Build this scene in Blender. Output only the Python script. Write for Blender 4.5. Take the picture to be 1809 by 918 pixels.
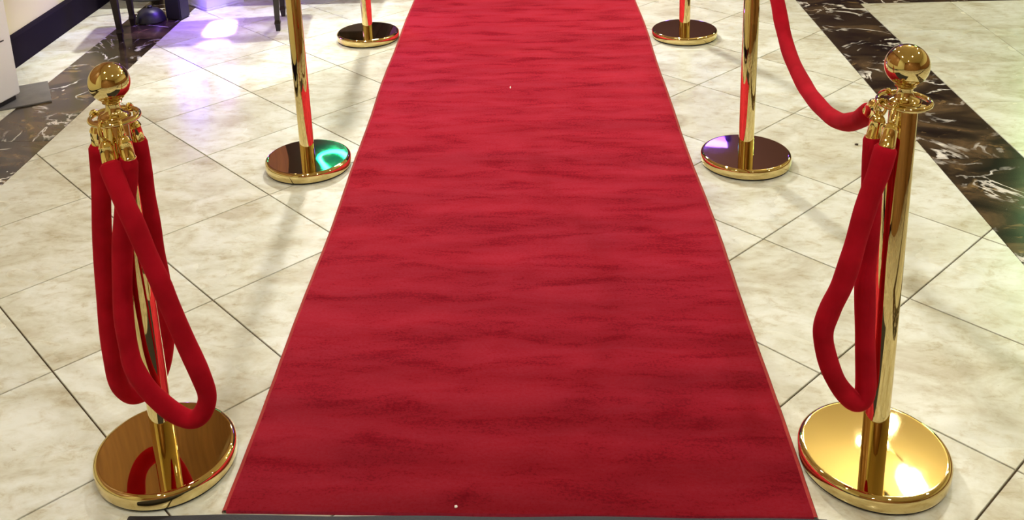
import bpy, bmesh, math, random
from mathutils import Vector, Matrix
random.seed(7)
PI = math.pi
scene = bpy.context.scene
C = scene.collection
for o in list(bpy.data.objects): bpy.data.objects.remove(o, do_unlink=True)

# ---------------------------------------------------------------- camera
cam_d = bpy.data.cameras.new('camera'); cam = bpy.data.objects.new('camera', cam_d); C.objects.link(cam)
rt = Vector((0.99727612, 0.06056188, -0.0421023)); up = Vector((0.02265854, 0.29166246, 0.9562529)); fw = Vector((-0.07019214, 0.95460215, -0.28949576))
m = Matrix((rt, up, -fw)).transposed().to_4x4(); m.translation = (0, 0, 1.612); cam.matrix_world = m
cam_d.sensor_fit = 'HORIZONTAL'; cam_d.sensor_width = 36; cam_d.lens = 1799.2 / 1809 * 36
cam_d.shift_x = (904.5 - 829.4) / 1809; cam_d.shift_y = (13.83 - 459) / 1809
cam_d.clip_start = .05; cam_d.clip_end = 100
scene.camera = cam
# ---------------------------------------------------------------- world, large lights, exposure
w = bpy.data.worlds.new('world'); scene.world = w; w.use_nodes = True
w.node_tree.nodes['Background'].inputs[0].default_value = (1, .88, .7, 1); w.node_tree.nodes['Background'].inputs[1].default_value = .02
scene.view_settings.view_transform = 'Standard'; scene.view_settings.look = 'None'
scene.view_settings.gamma = 1; scene.view_settings.use_curve_mapping = False
scene.view_settings.exposure = 0.50
WARM = (1, .995, .935)
def light(name, kind, loc, energy, color, target=None, **kw):
    d = bpy.data.lights.new(name, kind); d.energy = energy; d.color = color
    for k, v in kw.items(): setattr(d, k, v)
    o = bpy.data.objects.new(name, d); C.objects.link(o); o.location = loc
    if target is not None: o.rotation_euler = (Vector(target) - Vector(loc)).to_track_quat('-Z', 'Y').to_euler()
    return o
STAGE = (-1.1, 8.3, 3.85)
light('stage_spot_light', 'SPOT', STAGE, 760, (1, .96, .88), (-.05, 4.15, 0), spot_size=math.radians(40), spot_blend=.7, shadow_soft_size=.18)
light('ballroom_purple_wash_light', 'SPOT', (-2.4, 12.3, 1.2), 1300, (.38, .14, 1), (-2.5, 15.9, 3.8), spot_size=math.radians(50), spot_blend=.8, shadow_soft_size=.15)
light('ballroom_floor_wash_light', 'SPOT', (.6, 11.0, 6.5), 1300, (.42, .26, 1), (.4, 6.6, 0), spot_size=math.radians(46), spot_blend=1, shadow_soft_size=.3)
light('ballroom_green_wash_light', 'SPOT', (5.4, 9.6, 3.4), 260, (.5, 1, .38), (3.4, 5.4, 0), spot_size=math.radians(52), spot_blend=1, shadow_soft_size=.3)
light('ballroom_fill_light', 'POINT', (1.0, 12.6, 7.6), 800, (1, .72, .66), shadow_soft_size=.4)  # unseen fill added so the ballroom mirrors less black in the bases
DOWN_W = 420      # emission strength of the recessed lamps
GLOBE_W = 90

# ---------------------------------------------------------------- helpers
def mat(name, build=None, **kw):
    m = bpy.data.materials.new(name); m.use_nodes = True
    b = m.node_tree.nodes['Principled BSDF']
    for k, v in kw.items():
        b.inputs[k.replace('_', ' ')].default_value = (*v, 1) if isinstance(v, tuple) and len(v) == 3 else v
    if build: build(m.node_tree, b)
    return m
def nd(t, kind, **kw):
    n = t.nodes.new(kind)
    for k, v in kw.items():
        if k in n.inputs: n.inputs[k].default_value = v
        elif k.replace('_', ' ') in n.inputs: n.inputs[k.replace('_', ' ')].default_value = v
        else: setattr(n, k, v)
    return n
def ramp(t, src, stops):
    r = nd(t, 'ShaderNodeValToRGB'); e = r.color_ramp.elements
    while len(e) < len(stops): e.new(.5)
    for i, (p, c) in enumerate(stops):
        e[i].position = p; e[i].color = (*c, 1) if len(c) == 3 else c
    t.links.new(src, r.inputs[0]); return r.outputs[0]
def mix(t, fac, a, b, mode='MIX'):
    n = nd(t, 'ShaderNodeMix', data_type='RGBA', blend_type=mode)
    for s, v in ((n.inputs[0], fac), (n.inputs[6], a), (n.inputs[7], b)):
        if hasattr(v, 'links'): t.links.new(v, s)
        else: s.default_value = v if not isinstance(v, tuple) else (*v, 1)
    return n.outputs[2]
def math_n(t, op, a, b=None, clamp=False):
    n = nd(t, 'ShaderNodeMath', operation=op, use_clamp=clamp)
    for s, v in ((n.inputs[0], a), (n.inputs[1], b)):
        if v is None: continue
        if hasattr(v, 'links'): t.links.new(v, s)
        else: s.default_value = v
    return n.outputs[0]
def coords(t, scale=(1, 1, 1), rot=(0, 0, 0), jitter=0):
    """world position, optionally shifted by each object's own random number"""
    g = nd(t, 'ShaderNodeNewGeometry'); v = g.outputs['Position']
    if jitter:
        oi = nd(t, 'ShaderNodeObjectInfo'); s = nd(t, 'ShaderNodeVectorMath', operation='SCALE'); s.inputs[0].default_value = (jitter, jitter * .63, jitter * .41)
        t.links.new(oi.outputs['Random'], s.inputs['Scale'])
        a = nd(t, 'ShaderNodeVectorMath', operation='ADD'); t.links.new(v, a.inputs[0]); t.links.new(s.outputs[0], a.inputs[1]); v = a.outputs[0]
    mp = nd(t, 'ShaderNodeMapping'); mp.inputs['Scale'].default_value = scale; mp.inputs['Rotation'].default_value = rot
    t.links.new(v, mp.inputs[0]); return mp.outputs[0]
def noise(t, v, scale, detail=4, rough=.55, dist=0):
    n = nd(t, 'ShaderNodeTexNoise', Scale=scale, Detail=detail, Roughness=rough, Distortion=dist); t.links.new(v, n.inputs['Vector']); return n.outputs[0]
def bump(t, b, h, strength, dist):
    n = nd(t, 'ShaderNodeBump', Strength=strength, Distance=dist); t.links.new(h, n.inputs['Height']); t.links.new(n.outputs[0], b.inputs['Normal'])

def tile_nodes(t, b):
    v = coords(t, (1, 1.55, 1), (0, 0, .35), 37)
    n1 = noise(t, v, 4.2, 6, .62, .6); n2 = noise(t, v, 17, 6, .7, .4); n3 = noise(t, v, 1.3, 3)
    c = ramp(t, n1, [(.33, (.57, .535, .42)), (.46, (.70, .705, .61)), (.60, (.80, .82, .765))])
    c2 = ramp(t, n2, [(.33, (.74, .66, .51)), (.46, (.95, .935, .88)), (.58, (1.03, 1.03, 1.02))])
    c = mix(t, .8, c, c2, 'MULTIPLY')
    pit = ramp(t, noise(t, coords(t, (1, 1.6, 1), (0, 0, .5), 11), 46, 3, .6), [(.24, (.55, .42, .27)), (.31, (1, 1, 1))])
    c = mix(t, .55, c, pit, 'MULTIPLY')
    oi = nd(t, 'ShaderNodeObjectInfo'); tone = ramp(t, oi.outputs['Random'], [(0, (.93, .91, .87)), (1, (1.0, 1.0, 1.0))])
    c = mix(t, 1, c, tone, 'MULTIPLY')
    t.links.new(c, b.inputs['Base Color'])
    t.links.new(ramp(t, n3, [(.3, (.22,) * 3), (.7, (.32,) * 3)]), b.inputs['Roughness'])
    bump(t, b, n2, .05, .002)
def marble_nodes(t, b):
    v = coords(t, (1.0, 1.35, 1), (0, 0, .25), 23)
    base = ramp(t, noise(t, v, 3.4, 6, .6, 1.2), [(.36, (.012, .008, .006)), (.50, (.038, .025, .014)), (.66, (.12, .075, .036))])
    gold = ramp(t, noise(t, coords(t, (1, 1.5, 1), (0, 0, -.4), 5), 7, 5, .6, 1.0), [(.62, (0, 0, 0)), (.74, (.30, .19, .07))])
    base = mix(t, 1, base, gold, 'ADD')
    n = noise(t, coords(t, (1, 1.1, 1), (0, 0, .35), 23), 3.3, 6, .52, 1.1)
    ridge = math_n(t, 'ABSOLUTE', math_n(t, 'SUBTRACT', n, .5))
    vein = ramp(t, ridge, [(0, (1, 1, 1)), (.009, (.8,) * 3), (.020, (0, 0, 0))])
    mask = ramp(t, noise(t, coords(t, (1, 1, 1), (0, 0, 0), 3), 4.6, 4, .55), [(.48, (0, 0, 0)), (.59, (1, 1, 1))])
    k = mix(t, 1, vein, mask, 'MULTIPLY')
    t.links.new(mix(t, k, base, (.82, .78, .72)), b.inputs['Base Color'])
def carpet_nodes(t, b):
    v = coords(t)
    big = noise(t, coords(t, (.5, 2.6, 1)), 2.2, 4, .6, .5)
    fine = noise(t, coords(t, (1, 1.3, 1)), 120, 3, .75)
    mid = noise(t, coords(t, (.6, 2.2, 1)), 7, 4, .6, .4)
    c = ramp(t, big, [(.34, (.045, .0008, .0018)), (.5, (.085, .0017, .0038)), (.66, (.12, .0028, .006))])
    c = mix(t, .4, c, ramp(t, mid, [(.32, (.6,) * 3), (.52, (1,) * 3)]), 'MULTIPLY')
    c = mix(t, .75, c, ramp(t, fine, [(.32, (.35,) * 3), (.62, (1.0,) * 3)]), 'MULTIPLY')
    df = nd(t, 'ShaderNodeBsdfDiffuse'); t.links.new(c, df.inputs['Color'])
    sh = nd(t, 'ShaderNodeBsdfSheen', distribution='ASHIKHMIN', Roughness=.68)
    sc = mix(t, .7, (1, .08, .16), ramp(t, mid, [(.3, (.36, .015, .04)), (.6, (1, .10, .19))]))
    t.links.new(mix(t, .55, sc, ramp(t, fine, [(.30, (.35,) * 3), (.60, (1.0,) * 3)]), 'MULTIPLY'), sh.inputs['Color'])
    ad = nd(t, 'ShaderNodeAddShader'); t.links.new(df.outputs[0], ad.inputs[0]); t.links.new(sh.outputs[0], ad.inputs[1])
    s2 = nd(t, 'ShaderNodeBsdfSheen', distribution='ASHIKHMIN', Roughness=.8, Color=(.24, .006, .014, 1))
    a2 = nd(t, 'ShaderNodeAddShader'); t.links.new(ad.outputs[0], a2.inputs[0]); t.links.new(s2.outputs[0], a2.inputs[1])
    t.links.new(a2.outputs[0], t.nodes['Material Output'].inputs['Surface'])
    bp = nd(t, 'ShaderNodeBump', Strength=.35, Distance=.002); t.links.new(fine, bp.inputs['Height']); t.links.new(bp.outputs[0], df.inputs['Normal'])
def velvet_nodes(t, b):
    n = noise(t, coords(t), 14, 3, .5)
    t.links.new(ramp(t, n, [(.35, (.36, .004, .013)), (.65, (.48, .006, .020))]), b.inputs['Base Color'])
    bump(t, b, noise(t, coords(t), 600, 2), .3, .001)
def brass_nodes(t, b):
    n = noise(t, coords(t), 30, 3)
    t.links.new(ramp(t, n, [(.3, (.015,) * 3), (.7, (.035,) * 3)]), b.inputs['Roughness'])
def wall_nodes(t, b):
    n = noise(t, coords(t), 160, 3)
    bump(t, b, n, .12, .002)
def wood_nodes(t, b):
    n = noise(t, coords(t, (8, 8, 1)), 5, 4)
    t.links.new(ramp(t, n, [(.3, (.008, .005, .006)), (.7, (.03, .018, .014))]), b.inputs['Base Color'])
M = dict(
    tile=mat('polished_stone_tile', tile_nodes, Specular_IOR_Level=.5),
    marble=mat('dark_veined_marble', marble_nodes, Roughness=.13, Specular_IOR_Level=.5),
    grout=mat('brown_grout', lambda t, b: t.links.new(ramp(t, noise(t, coords(t), 60), [(.3, (.05, .03, .012)), (.7, (.10, .062, .028))]), b.inputs['Base Color']), Roughness=.9),
    carpet=mat('red_carpet_pile', carpet_nodes, Roughness=1.0, Specular_IOR_Level=.05, Sheen_Weight=1.0, Sheen_Roughness=.5, Sheen_Tint=(1, .16, .25)),
    binding=mat('carpet_binding', lambda t, b: bump(t, b, noise(t, coords(t), 300), .4, .002), Base_Color=(.34, .025, .018), Roughness=.9),
    velvet=mat('red_velvet', velvet_nodes, Roughness=.95, Specular_IOR_Level=.1, Sheen_Weight=.3, Sheen_Roughness=.3, Sheen_Tint=(1, .08, .12)),
    brass=mat('polished_brass', brass_nodes, Base_Color=(.74, .60, .29), Metallic=1.0, Roughness=.06),
    gold=mat('bright_gold_plate', brass_nodes, Base_Color=(.88, .70, .29), Metallic=1.0, Roughness=.06),
    rubber=mat('black_rubber', lambda t, b: bump(t, b, noise(t, coords(t), 200), .3, .002), Base_Color=(.015, .014, .018), Roughness=.7),
    wall=mat('cream_wall_paint', wall_nodes, Base_Color=(.88, .84, .50), Roughness=.6),
    ceil=mat('cream_ceiling_paint', wall_nodes, Base_Color=(.78, .66, .36), Roughness=.8),
    cladding=mat('brown_timber_cladding', lambda t, b: t.links.new(ramp(t, noise(t, coords(t, (1, 6, .6)), 3, 5), [(.3, (.25, .125, .045)), (.7, (.45, .235, .085))]), b.inputs['Base Color']), Roughness=.45),
    frontwall=mat('dark_panelled_timber', wood_nodes, Roughness=.5),
    dark=mat('dark_ballroom_paint', wall_nodes, Base_Color=(.085, .052, .062), Roughness=.8),
    baseboard=mat('dark_baseboard', wall_nodes, Base_Color=(.008, .004, .012), Roughness=.8, Specular_IOR_Level=.15),
    wood=mat('dark_stained_wood', wood_nodes, Roughness=.3),
    white=mat('white_laminate', lambda t, b: bump(t, b, noise(t, coords(t), 90), .05, .001), Base_Color=(.9, .9, .94), Roughness=.4),
    steel=mat('grey_steel_plate', lambda t, b: t.links.new(ramp(t, noise(t, coords(t, (1, 1, 1)), 14, 4), [(.3, (.16, .155, .155)), (.7, (.24, .23, .22))]), b.inputs['Base Color']), Roughness=.45, Metallic=.3),
    black=mat('black_plastic', lambda t, b: bump(t, b, noise(t, coords(t), 150), .2, .001), Base_Color=(.012, .011, .016), Roughness=.45),
    ink=mat('dark_print', lambda t, b: bump(t, b, noise(t, coords(t), 50), .01, .001), Base_Color=(.03, .03, .04), Roughness=.5),
    crumb=mat('crumb', lambda t, b: bump(t, b, noise(t, coords(t), 900), .5, .001), Base_Color=(.05, .03, .015), Roughness=.9),
    lint=mat('white_lint', lambda t, b: bump(t, b, noise(t, coords(t), 900), .5, .001), Base_Color=(.85, .82, .78), Roughness=.9),
)
def emit(name, color, strength):
    m = mat(name, None, Base_Color=(.8, .8, .8)); b = m.node_tree.nodes['Principled BSDF']
    b.inputs['Emission Color'].default_value = (*color, 1); b.inputs['Emission Strength'].default_value = strength
    return m
M['lamp'] = emit('lit_lamp_glass', WARM, DOWN_W); M['globe'] = emit('lit_globe_glass', (1, .96, .84), GLOBE_W)
M['teal'] = emit('teal_led', (0, 1, .62), 9); M['blue'] = emit('blue_led', (.08, .03, 1), 14); M['purple'] = emit('purple_led', (.45, .2, 1), 12)

def link(name, me, m=None, parent=None, loc=None):
    o = bpy.data.objects.new(name, me); C.objects.link(o)
    if m and me and not me.materials: me.materials.append(M[m])
    if parent: o.parent = parent
    if loc: o.location = loc
    return o
def from_bm(name, bm, m, parent=None, smooth=False, loc=None):
    me = bpy.data.meshes.new(name); bmesh.ops.recalc_face_normals(bm, faces=bm.faces); bm.to_mesh(me); bm.free()
    if smooth:
        for p in me.polygons: p.use_smooth = True
        me.set_sharp_from_angle(angle=math.radians(38))
    return link(name, me, m, parent, loc)
def tag(o, label, cat, group=None):
    o['label'] = label; o['category'] = cat
    if group: o['group'] = group
    return o
def empty(name, loc=(0, 0, 0), rz=0):
    o = bpy.data.objects.new(name, None); C.objects.link(o); o.location = loc; o.rotation_euler = (0, 0, rz); o.empty_display_size = .1; return o
def struct(o): o['kind'] = 'structure'; return o
def box(bm, lo, hi, mtx=None):
    vs = [Vector((x, y, z)) for z in (lo[2], hi[2]) for x, y in ((lo[0], lo[1]), (hi[0], lo[1]), (hi[0], hi[1]), (lo[0], hi[1]))]
    if mtx: vs = [mtx @ p for p in vs]
    v = [bm.verts.new(p) for p in vs]
    for f in ((3, 2, 1, 0), (4, 5, 6, 7), (0, 1, 5, 4), (1, 2, 6, 5), (2, 3, 7, 6), (3, 0, 4, 7)): bm.faces.new([v[i] for i in f])
    return v
def box_obj(name, lo, hi, m, parent=None, bev=0, loc=None):
    bm = bmesh.new(); box(bm, lo, hi)
    if bev: bmesh.ops.bevel(bm, geom=bm.edges[:], offset=bev, segments=2, affect='EDGES')
    return from_bm(name, bm, m, parent, loc=loc)
def lathe(bm, prof, seg=64, mtx=None):
    rings = []
    for r, z in prof:
        if r < 1e-6:
            p = Vector((0, 0, z)); rings.append([bm.verts.new(mtx @ p if mtx else p)])
        else:
            ring = []
            for i in range(seg):
                a = 2 * PI * i / seg; p = Vector((r * math.cos(a), r * math.sin(a), z)); ring.append(bm.verts.new(mtx @ p if mtx else p))
            rings.append(ring)
    for a, b in zip(rings, rings[1:]):
        for i in range(seg):
            j = (i + 1) % seg
            if len(a) == 1 and len(b) == 1: continue
            if len(a) == 1: bm.faces.new((a[0], b[i], b[j]))
            elif len(b) == 1: bm.faces.new((a[i], a[j], b[0]))
            else: bm.faces.new((a[i], a[j], b[j], b[i]))
def catmull(pts, n=8):
    P = [Vector(p) for p in pts]; P = [2 * P[0] - P[1]] + P + [2 * P[-1] - P[-2]]; out = []
    for i in range(1, len(P) - 2):
        p0, p1, p2, p3 = P[i - 1:i + 3]
        for k in range(n):
            t = k / n
            out.append(.5 * ((2 * p1) + (p2 - p0) * t + (2 * p0 - 5 * p1 + 4 * p2 - p3) * t * t + (3 * p1 - p0 - 3 * p2 + p3) * t ** 3))
    out.append(P[-2]); return out
def tube(bm, path, rad, seg=16, cap=True):
    rings = []; n = None
    for i, p in enumerate(path):
        d = (path[min(i + 1, len(path) - 1)] - path[max(i - 1, 0)]).normalized()
        n = (n - d * n.dot(d)).normalized() if n else d.orthogonal().normalized()
        b = d.cross(n); r = rad(i / (len(path) - 1)) if callable(rad) else rad
        rings.append([bm.verts.new(p + r * (math.cos(2 * PI * k / seg) * n + math.sin(2 * PI * k / seg) * b)) for k in range(seg)])
    for a, c in zip(rings, rings[1:]):
        for k in range(seg): bm.faces.new((a[k], a[(k + 1) % seg], c[(k + 1) % seg], c[k]))
    if cap: bm.faces.new(rings[0][::-1]); bm.faces.new(rings[-1])
def torus(bm, R, r, z=0, seg=64, sub=14, mtx=None):
    rings = []
    for i in range(seg):
        a = 2 * PI * i / seg; ring = []
        for k in range(sub):
            b = 2 * PI * k / sub; p = Vector(((R + r * math.cos(b)) * math.cos(a), (R + r * math.cos(b)) * math.sin(a), z + r * math.sin(b)))
            ring.append(bm.verts.new(mtx @ p if mtx else p))
        rings.append(ring)
    for i in range(seg):
        a, c = rings[i], rings[(i + 1) % seg]
        for k in range(sub): bm.faces.new((a[k], a[(k + 1) % sub], c[(k + 1) % sub], c[k]))
def copy_tree(o, parent=None):
    c = o.copy(); C.objects.link(c); c.parent = parent
    for ch in list(o.children): copy_tree(ch, c)
    return c

# ---------------------------------------------------------------- room shell
XL, XR, CEIL, YB, YO, YF = -2.56, 6.2, 4.0, -3.0, 9.0, 16.0
floor = struct(box_obj('floor', (-7, YB, -.12), (9, YF, -.0045), 'grout'))
struct(box_obj('wall_left', (XL - .15, YB, -.1), (XL, YO, CEIL), 'wall'))
struct(box_obj('wall_right', (XR, YB, -.1), (XR + .15, YO, CEIL), 'wall'))
struct(box_obj('wall_front', (XL - .15, YB - .15, -.1), (XR + .15, YB, CEIL), 'cladding'))
bm = bmesh.new(); box(bm, (XR - .03, YB, -.003), (XR, YO, 1.7)); struct(from_bm('trim_1', bm, 'cladding'))
struct(box_obj('trim_2', (XL, .5, 1.05), (XL + .03, YO, CEIL - .01), 'cladding'))
struct(box_obj('ceiling', (XL - .15, YB - .15, CEIL), (XR + .15, YO, CEIL + .15), 'ceil'))
struct(box_obj('wall_above_opening', (-7, YO, CEIL), (9, YO + .15, 9), 'dark'))
struct(box_obj('wall_back', (-7, YF, -.1), (9, YF + .15, 9), 'dark'))
struct(box_obj('wall_back_left', (-7.15, YO, -.1), (-7, YF, 9), 'dark'))
struct(box_obj('wall_back_right', (9, YO, -.1), (9.15, YF, 9), 'dark'))
struct(box_obj('wall_beside_opening', (-7, YO - .15, -.1), (XL - .15, YO, 9), 'dark'))
struct(box_obj('wall_beside_opening_right', (XR + .15, YO - .15, -.1), (9, YO, 9), 'dark'))
bm = bmesh.new(); box(bm, (-7, YO, 9), (9, YF, 9.15)); struct(from_bm('ceiling_ballroom', bm, 'dark'))
bm = bmesh.new(); prof = [(XL + .001, -.003), (XL + .022, -.003), (XL + .022, .14), (XL + .014, .150), (XL + .006, .156), (XL + .001, .156)]
a = [bm.verts.new((x, YB, z)) for x, z in prof]; b = [bm.verts.new((x, YO, z)) for x, z in prof]
for i in range(len(prof)): j = (i + 1) % len(prof); bm.faces.new((a[i], a[j], b[j], b[i]))
bm.faces.new(a); bm.faces.new(b[::-1]); struct(from_bm('baseboard_left', bm, 'baseboard'))

# ---------------------------------------------------------------- floor pieces
def clip(poly, lo, hi):
    for ax, lim, sg in ((0, lo[0], 1), (0, hi[0], -1), (1, lo[1], 1), (1, hi[1], -1)):
        out = []
        for i in range(len(poly)):
            p, q = poly[i], poly[(i + 1) % len(poly)]; a, c = sg * (p[ax] - lim), sg * (q[ax] - lim)
            if a >= 0: out.append(p)
            if a * c < 0: t = a / (a - c); out.append((p[0] + t * (q[0] - p[0]), p[1] + t * (q[1] - p[1])))
        poly = out
        if len(poly) < 3: return []
    return poly
def area(p): return .5 * abs(sum(p[i][0] * p[(i + 1) % len(p)][1] - p[(i + 1) % len(p)][0] * p[i][1] for i in range(len(p))))
def slab_mesh(poly, t=.012, ins=.0012):
    cx = sum(p[0] for p in poly) / len(poly); cy = sum(p[1] for p in poly) / len(poly); n = len(poly); me = bpy.data.meshes.new('slab')
    R = max(math.hypot(x - cx, y - cy) for x, y in poly); k = 1 - ins / R
    top = [(cx + (x - cx) * k, cy + (y - cy) * k, 0) for x, y in poly]; low = [(x, y, -.0012) for x, y in poly]; bot = [(x, y, -t) for x, y in poly]
    f = [tuple(range(n))] + [(i + n, (i + 1) % n + n, (i + 1) % n, i) for i in range(n)] + [(i + 2 * n, (i + 1) % n + 2 * n, (i + 1) % n + n, i + n) for i in range(n)]
    me.from_pydata(top + low + bot, [], f); me.update(); return me
T = .457; G = .0021; S2 = math.sqrt(.5)
ox, oy = -1.27857, 2.17071
BL0, BL1, BR0, BR1 = -2.28, -1.966, 1.361, 1.669
hs = T / 2 - G
full = slab_mesh([(-hs, -hs), (hs, -hs), (hs, hs), (-hs, hs)])
sq = slab_mesh([(S2 * (x - y), S2 * (x + y)) for x, y in ((-hs, -hs), (hs, -hs), (hs, hs), (-hs, hs))])
full.materials.append(M['tile']); sq.materials.append(M['tile'])
Y0, Y1 = .35, 7.2
for ai in range(-12, 16):
    for bi in range(-12, 16):
        cx = ox + S2 * T * ((bi + .5) - (ai + .5)); cy = oy + S2 * T * ((bi + .5) + (ai + .5))
        P = [(cx + S2 * (x - y), cy + S2 * (x + y)) for x, y in ((-hs, -hs), (hs, -hs), (hs, hs), (-hs, hs))]
        Q = clip(P, (BL1 + G, Y0), (BR0 - G, Y1))
        if not Q or area(Q) < 2e-4: continue
        if area(Q) > area(P) * .9999: link('tile', sq, None, floor, (cx, cy, 0))
        else: link('tile', slab_mesh(Q), 'tile', floor)
y = 4.73 - 8 * T                                          # strip between the wall and the left marble band
while y < Y1:
    Q = clip([(XL + .023, y + G / 2), (BL0 - G, y + G / 2), (BL0 - G, y + T - G / 2), (XL + .023, y + T - G / 2)], (-9, Y0), (9, Y1))
    if Q: link('tile', slab_mesh(Q), 'tile', floor)
    y += T
YC = 5.235                                                # front edge of the dark cross band on the right
for i in range(8):
    for j in range(-7, 4):
        x = BR1 + .0015 + i * T; y = 3.872 + j * .453
        Q = clip([(x + G / 2, y + G / 2), (x + T - G / 2, y + G / 2), (x + T - G / 2, y + .453 - G / 2), (x + G / 2, y + .453 - G / 2)], (-9, Y0), (XR - .02, YC - G))
        if Q and area(Q) > 1e-3: link('tile', slab_mesh(Q), 'tile', floor)
for x0, x1, yy in ((BL0, BL1, (Y0, 1.3, 2.35, 3.62, 4.9, 6.05, Y1)), (BR0, BR1, (Y0, 1.2, 2.25, 3.36, 4.42, 5.6, Y1))):
    for a, c in zip(yy, yy[1:]): link('marble_slab', slab_mesh([(x0, a), (x1, a), (x1, c - .0004), (x0, c - .0004)]), 'marble', floor)
for k in range(4):
    x = BR1 + .002 + k * 1.1; link('marble_slab', slab_mesh([(x, YC), (x + 1.0995, YC), (x + 1.0995, YC + .31), (x, YC + .31)]), 'marble', floor)
for lo, hi in (((BR1 + .002, YC + .312), (XR - .02, Y1)), ((XL + .023, Y1 + .003), (XR - .02, YO)), ((-6.9, YO + .003), (8.9, YF - .01)), ((XL + .023, YB + .01), (XR - .02, Y0 - .003))):
    link('floor_panel', slab_mesh([(lo[0], lo[1]), (hi[0], lo[1]), (hi[0], hi[1]), (lo[0], hi[1])]), 'tile', floor)

# ---------------------------------------------------------------- carpet runner
CY0, CY1 = 1.700, 7.0
def cl(y): return -.687 - .0085 * (y - 1.7) + .004 * math.sin(y * 2.3 + 1) + .002 * math.sin(y * 7.1)
def cr(y): return .536 - .0055 * (y - 1.7) + .003 * math.sin(y * 2.9) + .002 * math.sin(y * 6.3 + 2)
def cz(x, y): return .0085 + .0012 * math.sin(y * 19 + 1.1 * math.sin(x * 2 + y)) * (.5 + .5 * math.sin(y * 1.7 + 1)) + .0007 * math.sin(y * 41 + x * 1.5)
car = empty('red_carpet', (0, 4.3, 0)); tag(car, 'long plush red carpet runner down the middle of the tiled floor', 'carpet')
bm = bmesh.new(); NX, NY = 40, 420; g = []
for j in range(NY + 1):
    y = CY0 + (CY1 - CY0) * j / NY; l, r = cl(y) + .009, cr(y) - .009
    g.append([bm.verts.new((l + (r - l) * i / NX, y - 4.3, cz(l + (r - l) * i / NX, y))) for i in range(NX + 1)])
for j in range(NY):
    for i in range(NX): bm.faces.new((g[j][i], g[j][i + 1], g[j + 1][i + 1], g[j + 1][i]))
edge = [g[0][i] for i in range(NX + 1)] + [g[j][NX] for j in range(1, NY + 1)] + [g[NY][i] for i in range(NX - 1, -1, -1)] + [g[j][0] for j in range(NY - 1, 0, -1)]
lowv = [bm.verts.new((v.co.x, v.co.y, .0008)) for v in edge]
for i in range(len(edge)): j = (i + 1) % len(edge); bm.faces.new((edge[j], edge[i], lowv[i], lowv[j]))
from_bm('pile', bm, 'carpet', car, True)
for fn, s in ((cl, 1), (cr, -1)):
    bm = bmesh.new(); rows = []
    for j in range(NY + 1):
        y = CY0 + (CY1 - CY0) * j / NY; e = fn(y); z = cz(e, y)
        rows.append([bm.verts.new((e + s * a, y - 4.3, b)) for a, b in ((0, .0006), (0, z * .6), (.002, z * .95), (.006, z + .0006), (.0095, z - .0002))])
    for a, c in zip(rows, rows[1:]):
        for k in range(4): bm.faces.new((a[k], a[k + 1], c[k + 1], c[k]))
    from_bm('edge_binding', bm, 'binding', car, True)

# ---------------------------------------------------------------- entrance mat whose far edge shows at the bottom
bm = bmesh.new(); g = []; n = 48
for j, (dy, z) in enumerate(((0, .001), (0, .010), (-.006, .014), (-.4, .014), (-.8, .014))):
    row = []
    for i in range(n + 1):
        x = -.882 + 1.43 * i / n; yb = 1.6905 + .004 * math.sin(x * 3 + .6) + .0015 * math.sin(x * 17) - .006 * max(0, -x - .7) / .18
        row.append(bm.verts.new((x, yb + dy, z)))
    g.append(row)
for a, c in zip(g, g[1:]):
    for i in range(n): bm.faces.new((a[i], a[i + 1], c[i + 1], c[i]))
mt = from_bm('entrance_mat', bm, 'rubber', None, True); tag(mt, 'dark rubber entrance mat meeting the near end of the red carpet', 'mat')

# ---------------------------------------------------------------- stanchions
RB, HB, RP, ZR, ZB, RBALL = .156, .041, .0263, .838, .912, .0412
def make_stanchion():
    s = empty('stanchion')
    bm = bmesh.new(); lathe(bm, [(0, .005), (.150, .005), (.1545, .007), (RB, .011), (RB, .030), (.1552, .0345), (.1525, .0378), (.1490, .0398), (.1462, .0406), (.1455, .0406), (.1445, .0404), (.1435, .0404), (.142, .0404), (.10, .0406), (.05, .0408), (.03, .0409), (0, .0409)], 128)
    base = from_bm('base', bm, 'brass', s, True)
    bm = bmesh.new(); lathe(bm, [(0, .0003), (.1505, .0003), (.152, .002), (.152, .0055), (0, .0055)], 96); from_bm('rubber_pad', bm, 'rubber', base, True)
    bm = bmesh.new(); lathe(bm, [(RP, HB - .002), (RP, ZR - .008), (RP * .9, ZR - .004), (0, ZR - .004)], 48); from_bm('pole', bm, 'brass', s, True)
    bm = bmesh.new(); torus(bm, .0475, .0052, ZR)
    lathe(bm, [(.0, ZR - .0035), (.031, ZR - .0035), (.033, ZR), (.031, ZR + .0035), (0, ZR + .0035)], 48)
    for k in range(4):
        box(bm, (.028, -.0085, ZR - .0025), (.046, .0085, ZR + .0025), Matrix.Rotation(PI / 4 + k * PI / 2, 4, 'Z'))
    from_bm('rope_ring', bm, 'brass', s, True)
    bm = bmesh.new(); lathe(bm, [(.0275, ZR + .002), (.0278, ZR + .0045), (.0255, ZR + .0065), (.0215, ZR + .0085), (.0178, ZR + .012), (.0152, ZR + .017), (.0142, ZR + .023), (.0142, ZR + .0295), (.0158, ZR + .0315), (.0195, ZR + .0325), (.0200, ZR + .0345), (.0185, ZR + .037), (.014, ZR + .040), (0, ZR + .040)], 48)
    from_bm('neck', bm, 'brass', s, True)
    bm = bmesh.new(); lathe(bm, [(RBALL * math.sin(PI * i / 40), ZB - RBALL * math.cos(PI * i / 40)) for i in range(41)], 64); from_bm('finial_ball', bm, 'brass', s, True)
    return s
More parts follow.
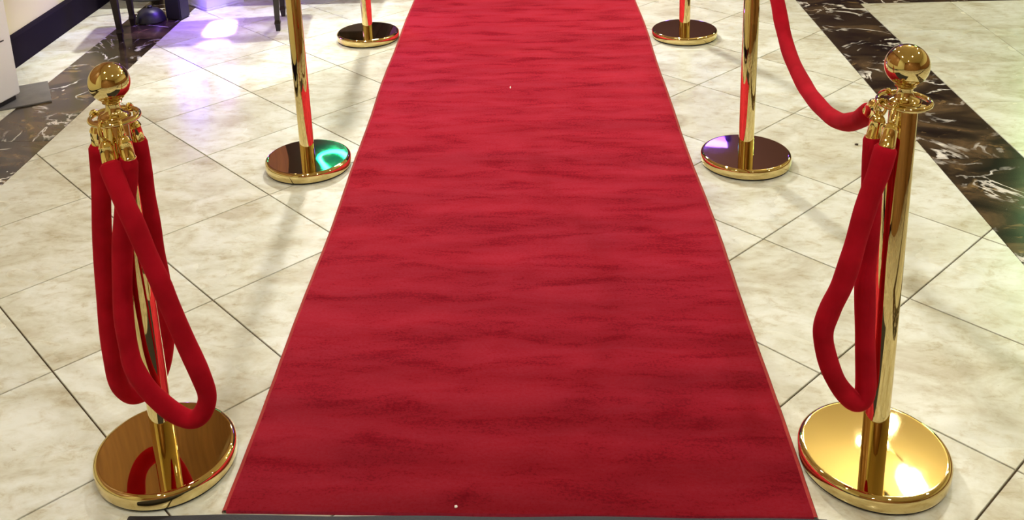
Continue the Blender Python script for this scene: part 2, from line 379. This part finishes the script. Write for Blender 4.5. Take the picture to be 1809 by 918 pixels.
SPOTS = [((-.863, 1.853), 'polished brass ball-top stanchion left of carpet with two looped red ropes', .35),
         ((.692, 1.868), 'polished brass ball-top stanchion right of carpet with rope loop and spanning rope', .3),
         ((-.863, 3.362), 'bare brass stanchion left of carpet, second from the front', .1),
         ((.711, 3.354), 'brass stanchion right of carpet at far end of the spanning rope', .2),
         ((-.872, 4.822), 'farthest brass stanchion on the left side of carpet', .5),
         ((.692, 4.758), 'farthest brass stanchion on the right side of carpet', .6)]
proto = make_stanchion()
for i, ((x, y), lab, rz) in enumerate(SPOTS):
    s = proto if i == 0 else copy_tree(proto)
    s.location = (x, y, 0); s.rotation_euler = (0, 0, rz); tag(s, lab, 'stanchion', 'brass stanchions along the carpet')

# ---------------------------------------------------------------- velvet ropes
RR = .0203
def make_rope(name, label, pts, hooks):
    o = Vector(pts[0]); root = empty(name, o); tag(root, label, 'rope', 'red velvet stanchion ropes')
    P = [Vector(p) - o for p in pts]
    path = catmull(P, 8)
    bm = bmesh.new(); L = len(path)
    tube(bm, path, lambda t: RR * (1 + .025 * math.sin(t * 61) + .02 * math.sin(t * 23 + 1)) * (.86 if t < .006 or t > .994 else 1) if .004 < t < .996 else RR * .8, 24)
    from_bm('cord', bm, 'velvet', root, True)
    for end, hk in ((0, hooks[0]), (-1, hooks[1])):
        p = P[end]; hk = Vector(hk) - o; ax = (hk - p).normalized(); ln = (hk - p).length
        rot = ax.to_track_quat('Z', 'Y').to_matrix().to_4x4(); mt = Matrix.Translation(p) @ rot
        bm = bmesh.new(); F = .037; r = .0138
        lathe(bm, [(.0, -.006), (r + .001, -.006), (r + .0016, -.004), (r + .001, -.001), (r, .001), (r, F - .008), (r + .0012, F - .006), (r * .97, F - .002), (r * .8, F + .003), (r * .5, F + .0065), (.0045, F + .008), (0, F + .008)], 32, mt)
        fer = from_bm('ferrule', bm, 'gold', root, True)
        bm = bmesh.new()                                  # snap hook: swivel barrel, then a wire eye closed over the ring
        lathe(bm, [(0, F + .006), (.0062, F + .006), (.0075, F + .010), (.0062, F + .014), (0, F + .0145)], 20, mt)
        side = ax.cross(Vector((0, 0, 1)))
        if side.length < .3: side = Vector((p.x + o.x - hk.x, 0, 0)) + Vector((0, 1, 0))
        side = (side - ax * side.dot(ax)).normalized()
        rad = Vector((hk.x + o.x, hk.y + o.y, 0))
        q0 = p + ax * (F + .013); top = hk; c = (q0 + top) / 2; h = (top - q0).length / 2
        out = HOOKN.get(tuple(round(v, 3) for v in (hk + o)), side)
        out = (out - ax * out.dot(ax)).normalized()
        loop = [c + ax * (h + .0085) * math.sin(a) + out * .0115 * math.cos(a) for a in [-PI / 2 + 2 * PI * k / 28 for k in range(28)]]
        tube(bm, loop + [loop[0], loop[1]], .0032, 10, False)
        from_bm('hook', bm, 'gold', fer, True)
    return root
HOOKN = {}
def ring_pt(st, ang):
    x, y = SPOTS[st][0]; a = math.radians(ang); p = (x + .0475 * math.cos(a), y + .0475 * math.sin(a), ZR)
    HOOKN[tuple(round(v, 3) for v in p)] = Vector((math.cos(a), math.sin(a), 0)); return p
B = [(-0.856,1.785,0.769), (-0.846,1.773,0.746), (-0.825,1.760,0.690), (-0.810,1.758,0.642), (-0.794,1.758,0.578), (-0.777,1.760,0.512), (-0.769,1.762,0.472), (-0.747,1.766,0.376), (-0.726,1.770,0.291), (-0.720,1.776,0.232), (-0.737,1.778,0.188), (-0.763,1.780,0.171), (-0.795,1.782,0.183), (-0.827,1.784,0.212), (-0.854,1.786,0.247), (-0.875,1.788,0.297), (-0.880,1.790,0.344), (-0.882,1.794,0.404), (-0.878,1.797,0.465), (-0.870,1.800,0.531), (-0.861,1.802,0.594), (-0.848,1.802,0.658), (-0.833,1.802,0.721), (-0.823,1.800,0.773)]
A = [(-0.913,1.870,0.771), (-0.919,1.870,0.700), (-0.935,1.870,0.581), (-0.949,1.870,0.446), (-0.957,1.873,0.359), (-0.962,1.876,0.271), (-0.963,1.880,0.210), (-0.960,1.890,0.165), (-0.947,1.905,0.135), (-0.926,1.925,0.128), (-0.901,1.938,0.151), (-0.879,1.943,0.201), (-0.865,1.945,0.267), (-0.858,1.945,0.326), (-0.856,1.942,0.400), (-0.857,1.938,0.473), (-0.856,1.933,0.546), (-0.854,1.925,0.618), (-0.850,1.917,0.689), (-0.846,1.907,0.765)]
Cc = [(0.640,1.795,0.779), (0.629,1.792,0.729), (0.613,1.790,0.671), (0.600,1.788,0.611), (0.588,1.786,0.550), (0.574,1.788,0.485), (0.557,1.792,0.432), (0.547,1.796,0.378), (0.557,1.800,0.321), (0.578,1.806,0.262), (0.605,1.814,0.216), (0.633,1.822,0.190), (0.650,1.828,0.213), (0.643,1.831,0.322), (0.638,1.833,0.401), (0.633,1.834,0.479), (0.634,1.836,0.555), (0.635,1.840,0.642), (0.634,1.842,0.714), (0.632,1.845,0.776)]
D = [(0.694,3.262,0.800), (0.692,3.150,0.797), (0.691,3.02,0.776), (0.690,2.909,0.732), (0.690,2.828,0.672), (0.688,2.715,0.626), (0.686,2.553,0.605), (0.684,2.427,0.608), (0.682,2.291,0.627), (0.680,2.180,0.660), (0.675,2.066,0.716), (0.668,1.983,0.771)]
make_rope('velvet_rope', 'red velvet rope doubled in front of the left post, loop bulging toward the carpet', B, (ring_pt(0, 262), ring_pt(0, 305)))
make_rope('velvet_rope', 'red velvet rope hung in a loop round the back of the left post', A, (ring_pt(0, 165), ring_pt(0, 75)))
make_rope('velvet_rope', 'red velvet rope hung in a kinked loop on the right post, above its base', Cc, (ring_pt(1, 232), ring_pt(1, 195)))
make_rope('velvet_rope', 'red velvet rope sagging between the two right stanchions', D, (ring_pt(3, 258), ring_pt(1, 108)))

# ---------------------------------------------------------------- things by the left wall
bench = empty('bench', (-1.79, 5.06, 0), math.radians(7.5)); tag(bench, 'dark wooden bench with spade-foot legs beside the left wall', 'bench')
for sx in (-1, 1):
    for sy in (-1, 1):
        bm = bmesh.new()
        for lo, hi, r0, r1 in ((0, .035, .0105, .0135), (.035, .042, .0135, .016), (.042, .060, .016, .0125), (.060, .40, .0125, .021)):
            v = [bm.verts.new((sx * (.405 + (.012 if z > .1 else 0)) + a * r, sy * .128 + b * r, z)) for z, r in ((lo, r0), (hi, r1)) for a, b in ((-1, -1), (1, -1), (1, 1), (-1, 1))]
            for i in range(4): j = (i + 1) % 4; bm.faces.new((v[i], v[j], v[j + 4], v[i + 4]))
            bm.faces.new(v[3::-1]); bm.faces.new(v[4:])
        from_bm('leg', bm, 'wood', bench)
box_obj('apron', (-.43, -.14, .36), (.43, .14, .44), 'wood', bench, .004)
box_obj('seat', (-.47, -.175, .44), (.47, .175, .49), 'wood', bench, .012)

tbl = empty('shade_table', (-1.70, 5.78, 0)); tag(tbl, 'low dark wooden table added out of view to shade the floor behind the bench', 'table')  # unseen table added to cast the shade beyond the bench
box_obj('tabletop', (-.80, -.335, .325), (.80, .335, .36), 'wood', tbl, .006)
box_obj('apron', (-.74, -.29, .26), (.74, .29, .325), 'wood', tbl, .004)
for sx in (-1, 1):
    for sy in (-.1, 1): box_obj('leg', (sx * .72 - .03, sy * .26 - .03, 0), (sx * .72 + .03, sy * .26 + .03, .26), 'wood', tbl, .004)

pl = empty('plinth', (-1.87, 5.36, 0), math.radians(46.6)); tag(pl, 'pale display plinth washed in violet light behind the bench', 'plinth')
box_obj('body', (.004, .004, .012), (.236, .236, .24), 'white', pl, .004); box_obj('foot_rim', (.0, .0, 0), (.24, .24, .012), 'white', pl, .002)

led = empty('led_uplight', (-2.0, 5.235, 0), math.radians(-15)); tag(led, 'small black box light throwing violet onto the tiles', 'light')
box_obj('housing', (-.048, -.03, .004), (.048, .06, .24), 'black', led, .006)
for sx in (-1, 1): box_obj('foot', (sx * .036 - .008, -.02, 0), (sx * .036 + .008, .05, .004), 'rubber', led)
bm = bmesh.new(); mt = Matrix.Translation((.0, -.01, .285)) @ Matrix.Rotation(math.radians(122), 4, 'X')
lathe(bm, [(0, -.045), (.036, -.045), (.042, -.03), (.042, .03), (.038, .032), (.036, .026), (0, .026)], 28, mt); head = from_bm('lamp_head', bm, 'black', led, True)
bm = bmesh.new(); lathe(bm, [(0, .0275), (.035, .0275), (.035, .029), (0, .029)], 28, mt); from_bm('lens', bm, 'purple', head)
lb = tag(empty('led_bar', (-1.70, 5.06, .352), math.radians(7.5)), 'slim violet light bar added under the bench seat to throw the floor patch', 'light')
box_obj('housing', (-.04, -.165, -.014), (.04, .165, .006), 'black', lb, .003); box_obj('diffuser', (-.03, -.155, -.017), (.03, .155, -.0145), 'purple', lb)
light('violet_bar_light', 'AREA', (-1.70, 5.06, .33), 11, (.5, .32, 1), (-1.685, 4.97, 0), shape='RECTANGLE', size=.05, size_y=.36, spread=math.radians(26))  # bar and beam added to shape the violet patch on the floor
light('violet_led_glow', 'POINT', (-1.93, 5.17, .30), 5.0, (.16, .05, 1), shadow_soft_size=.03)

dm = empty('equipment_pod', (-2.135, 5.21, 0)); tag(dm, 'black domed equipment pod on the dark marble between bench legs', 'equipment')
bm = bmesh.new(); lathe(bm, [(0, .001), (.078, .001), (.082, .006), (.078, .022), (.066, .048), (.046, .066), (.022, .074), (0, .075)], 36); from_bm('shell', bm, 'black', dm, True)
bm = bmesh.new(); lathe(bm, [(0, .072), (.014, .072), (.014, .084), (.011, .087), (0, .087)], 20); from_bm('knob', bm, 'black', dm, True)
bm = bmesh.new(); tube(bm, catmull([Vector(p) for p in ((-2.53, 5.28, .20), (-2.44, 5.33, .12), (-2.33, 5.37, .075), (-2.20, 5.39, .062), (-2.09, 5.39, .082), (-2.03, 5.36, .13), (-2.0, 5.305, .19))], 8), .005, 8)
tag(from_bm('power_cable', bm, 'rubber', None, True), 'thin black cable looping low behind the bench legs', 'cable')

# white display tower at the left edge with its steel foot plate
tw = empty('display_stand', (-2.50, 4.10, 0), math.radians(28)); tag(tw, 'white display stand on a flat grey plate at the left edge', 'stand')
tw.location = (-2.341, 4.093, 0); tw.rotation_euler.z = math.radians(28.5)
box_obj('foot_plate', (-.14, -.14, .0005), (.14, .14, .0075), 'steel', tw, .0015)
def in_tw(o, x, y, ang):                                   # place a part given in room coordinates under the stand
    o.matrix_local = (Matrix.Translation(tw.location) @ Matrix.Rotation(math.radians(28.5), 4, 'Z')).inverted() @ Matrix.Translation((x, y, 0)) @ Matrix.Rotation(ang, 4, 'Z')
AN = math.atan2(-.97, -.24)                                # the panel face runs toward the viewer, facing the hall
pn = box_obj('panel', (0, -.055, .030), (.205, 0, 1.55), 'white', tw, .006); in_tw(pn, -2.305, 4.075, AN)
cl_ = box_obj('clamp', (.02, -.045, .0075), (.17, -.012, .032), 'black', tw, .002); in_tw(cl_, -2.305, 4.075, AN)
st = box_obj('printed_line', (.045, 0, .288), (.19, .0008, .294), 'ink'); st.parent = pn

# ---------------------------------------------------------------- crumbs
def crumb(name, loc, r, m, label, cat):
    bm = bmesh.new(); bmesh.ops.create_icosphere(bm, subdivisions=2, radius=1)
    for v in bm.verts: v.co = Vector((v.co.x * r[0] * random.uniform(.8, 1.2), v.co.y * r[1] * random.uniform(.8, 1.2), v.co.z * r[2] + r[2]))
    tag(from_bm(name, bm, m, None, True, loc), label, cat)
crumb('crumb', (1.135, 3.484, 0), (.007, .005, .003), 'crumb', 'tiny dark crumb lying on a tile right of the sagging rope', 'crumb')
crumb('lint', (-.14, 4.09, .0095), (.0022, .014, .0012), 'lint', 'tiny white lint thread on the far part of the red carpet', 'lint')
crumb('lint', (-.2, 1.715, .0095), (.0035, .0035, .002), 'lint', 'tiny pale lint speck on the carpet by the dark mat', 'lint')

# ---------------------------------------------------------------- overhead lamps out of frame: those of the place and added fill
def downlight(x, y, label, m='lamp'):
    d = empty('ceiling_downlight', (x, y, CEIL)); tag(d, label, 'lamp', 'recessed ceiling downlights')
    bm = bmesh.new(); lathe(bm, [(.075, -.001), (.10, -.001), (.102, -.006), (.096, -.010), (.078, -.010), (.075, -.001)], 40); from_bm('trim_ring', bm, 'brass', d, True)
    bm = bmesh.new(); lathe(bm, [(0, -.004), (.074, -.004), (.074, -.001), (0, -.001)], 40); from_bm('lens', bm, m, d)
for args in ((-1.3, 1.0, 'recessed downlight over the left stanchions'), (1.4, .4, 'recessed downlight over the right stanchions'),
                (3.6, 2.4, 'recessed downlight over the right-hand floor'), (-.2, -1.6, 'recessed downlight by the entrance'), (-1.1, 3.65, 'recessed fill downlight added left of centre to brighten the white stand'), (.6, 6.7, 'recessed fill downlight added to brighten the far carpet'), (4.3, 5.6, 'recessed fill downlight added to brighten the far right floor')): downlight(*args)  # last three added as fill for stand, far carpet and far right floor
pd = empty('pendant_lamp', (-1.75, 5.40, CEIL)); tag(pd, 'brass pendant lamp with a cone shade above the bench', 'lamp')
bm = bmesh.new(); lathe(bm, [(0, 0), (.05, 0), (.045, -.02), (.006, -.03), (.006, -1.45), (0, -1.45)], 24); from_bm('cord', bm, 'brass', pd, True)
bm = bmesh.new(); lathe(bm, [(.006, -1.42), (.035, -1.44), (.16, -1.66), (.162, -1.665), (.158, -1.663), (.032, -1.446), (.006, -1.43)], 40); from_bm('shade', bm, 'brass', pd, True)
bm = bmesh.new(); bmesh.ops.create_uvsphere(bm, u_segments=20, v_segments=12, radius=.03, matrix=Matrix.Translation((0, 0, -1.52))); from_bm('bulb', bm, 'globe', pd, True)
light('pendant_spot_light', 'SPOT', (-1.75, 5.40, CEIL - 1.60), 160, WARM, (-1.75, 5.05, 0), spot_size=math.radians(50), spot_blend=.45, shadow_soft_size=.05)
ch = empty('chandelier', (2.31, 6.0, CEIL)); tag(ch, 'brass chandelier with four glowing globes over the right-hand floor', 'chandelier')
bm = bmesh.new(); lathe(bm, [(0, 0), (.07, 0), (.065, -.02), (.02, -.035), (.012, -.05), (.012, -.42), (.03, -.44), (.035, -.47), (.02, -.50), (0, -.505)], 32); from_bm('stem', bm, 'brass', ch, True)
for gx, gy, r in ((2.43, 6.27, .05), (2.31, 6.03, .035), (2.35, 5.6, .085), (2.14, 6.05, .04)):
    dx, dy = gx - 2.31, gy - 6.0
    bm = bmesh.new(); tube(bm, catmull([Vector(p) for p in ((0, 0, -.47), (dx * .4, dy * .4, -.56), (dx * .85, dy * .85, -.54 - r * .5), (dx, dy, -.5 - r))], 6), .008, 10); arm = from_bm('arm', bm, 'brass', ch, True)
    bm = bmesh.new(); bmesh.ops.create_uvsphere(bm, u_segments=24, v_segments=14, radius=r, matrix=Matrix.Translation((dx, dy, -.5))); from_bm('globe', bm, 'globe', arm, True)
# coloured party lights on the far ballroom wall
def led_thing(name, label, m, build):
    bm = bmesh.new(); build(bm); o = from_bm(name, bm, m, None, True); tag(o, label, 'light')
led_thing('led_ring', 'teal glowing ring light high on the far wall', 'teal', lambda bm: torus(bm, .24, .05, 0, 48, 10, Matrix.Translation((-3.6, 15.85, 6.0)) @ Matrix.Rotation(PI / 2, 4, 'X')))
led_thing('led_bar', 'blue glowing light bar high on the far wall', 'blue', lambda bm: box(bm, (1.2, 15.8, 5.6), (3.0, 15.95, 5.75)))
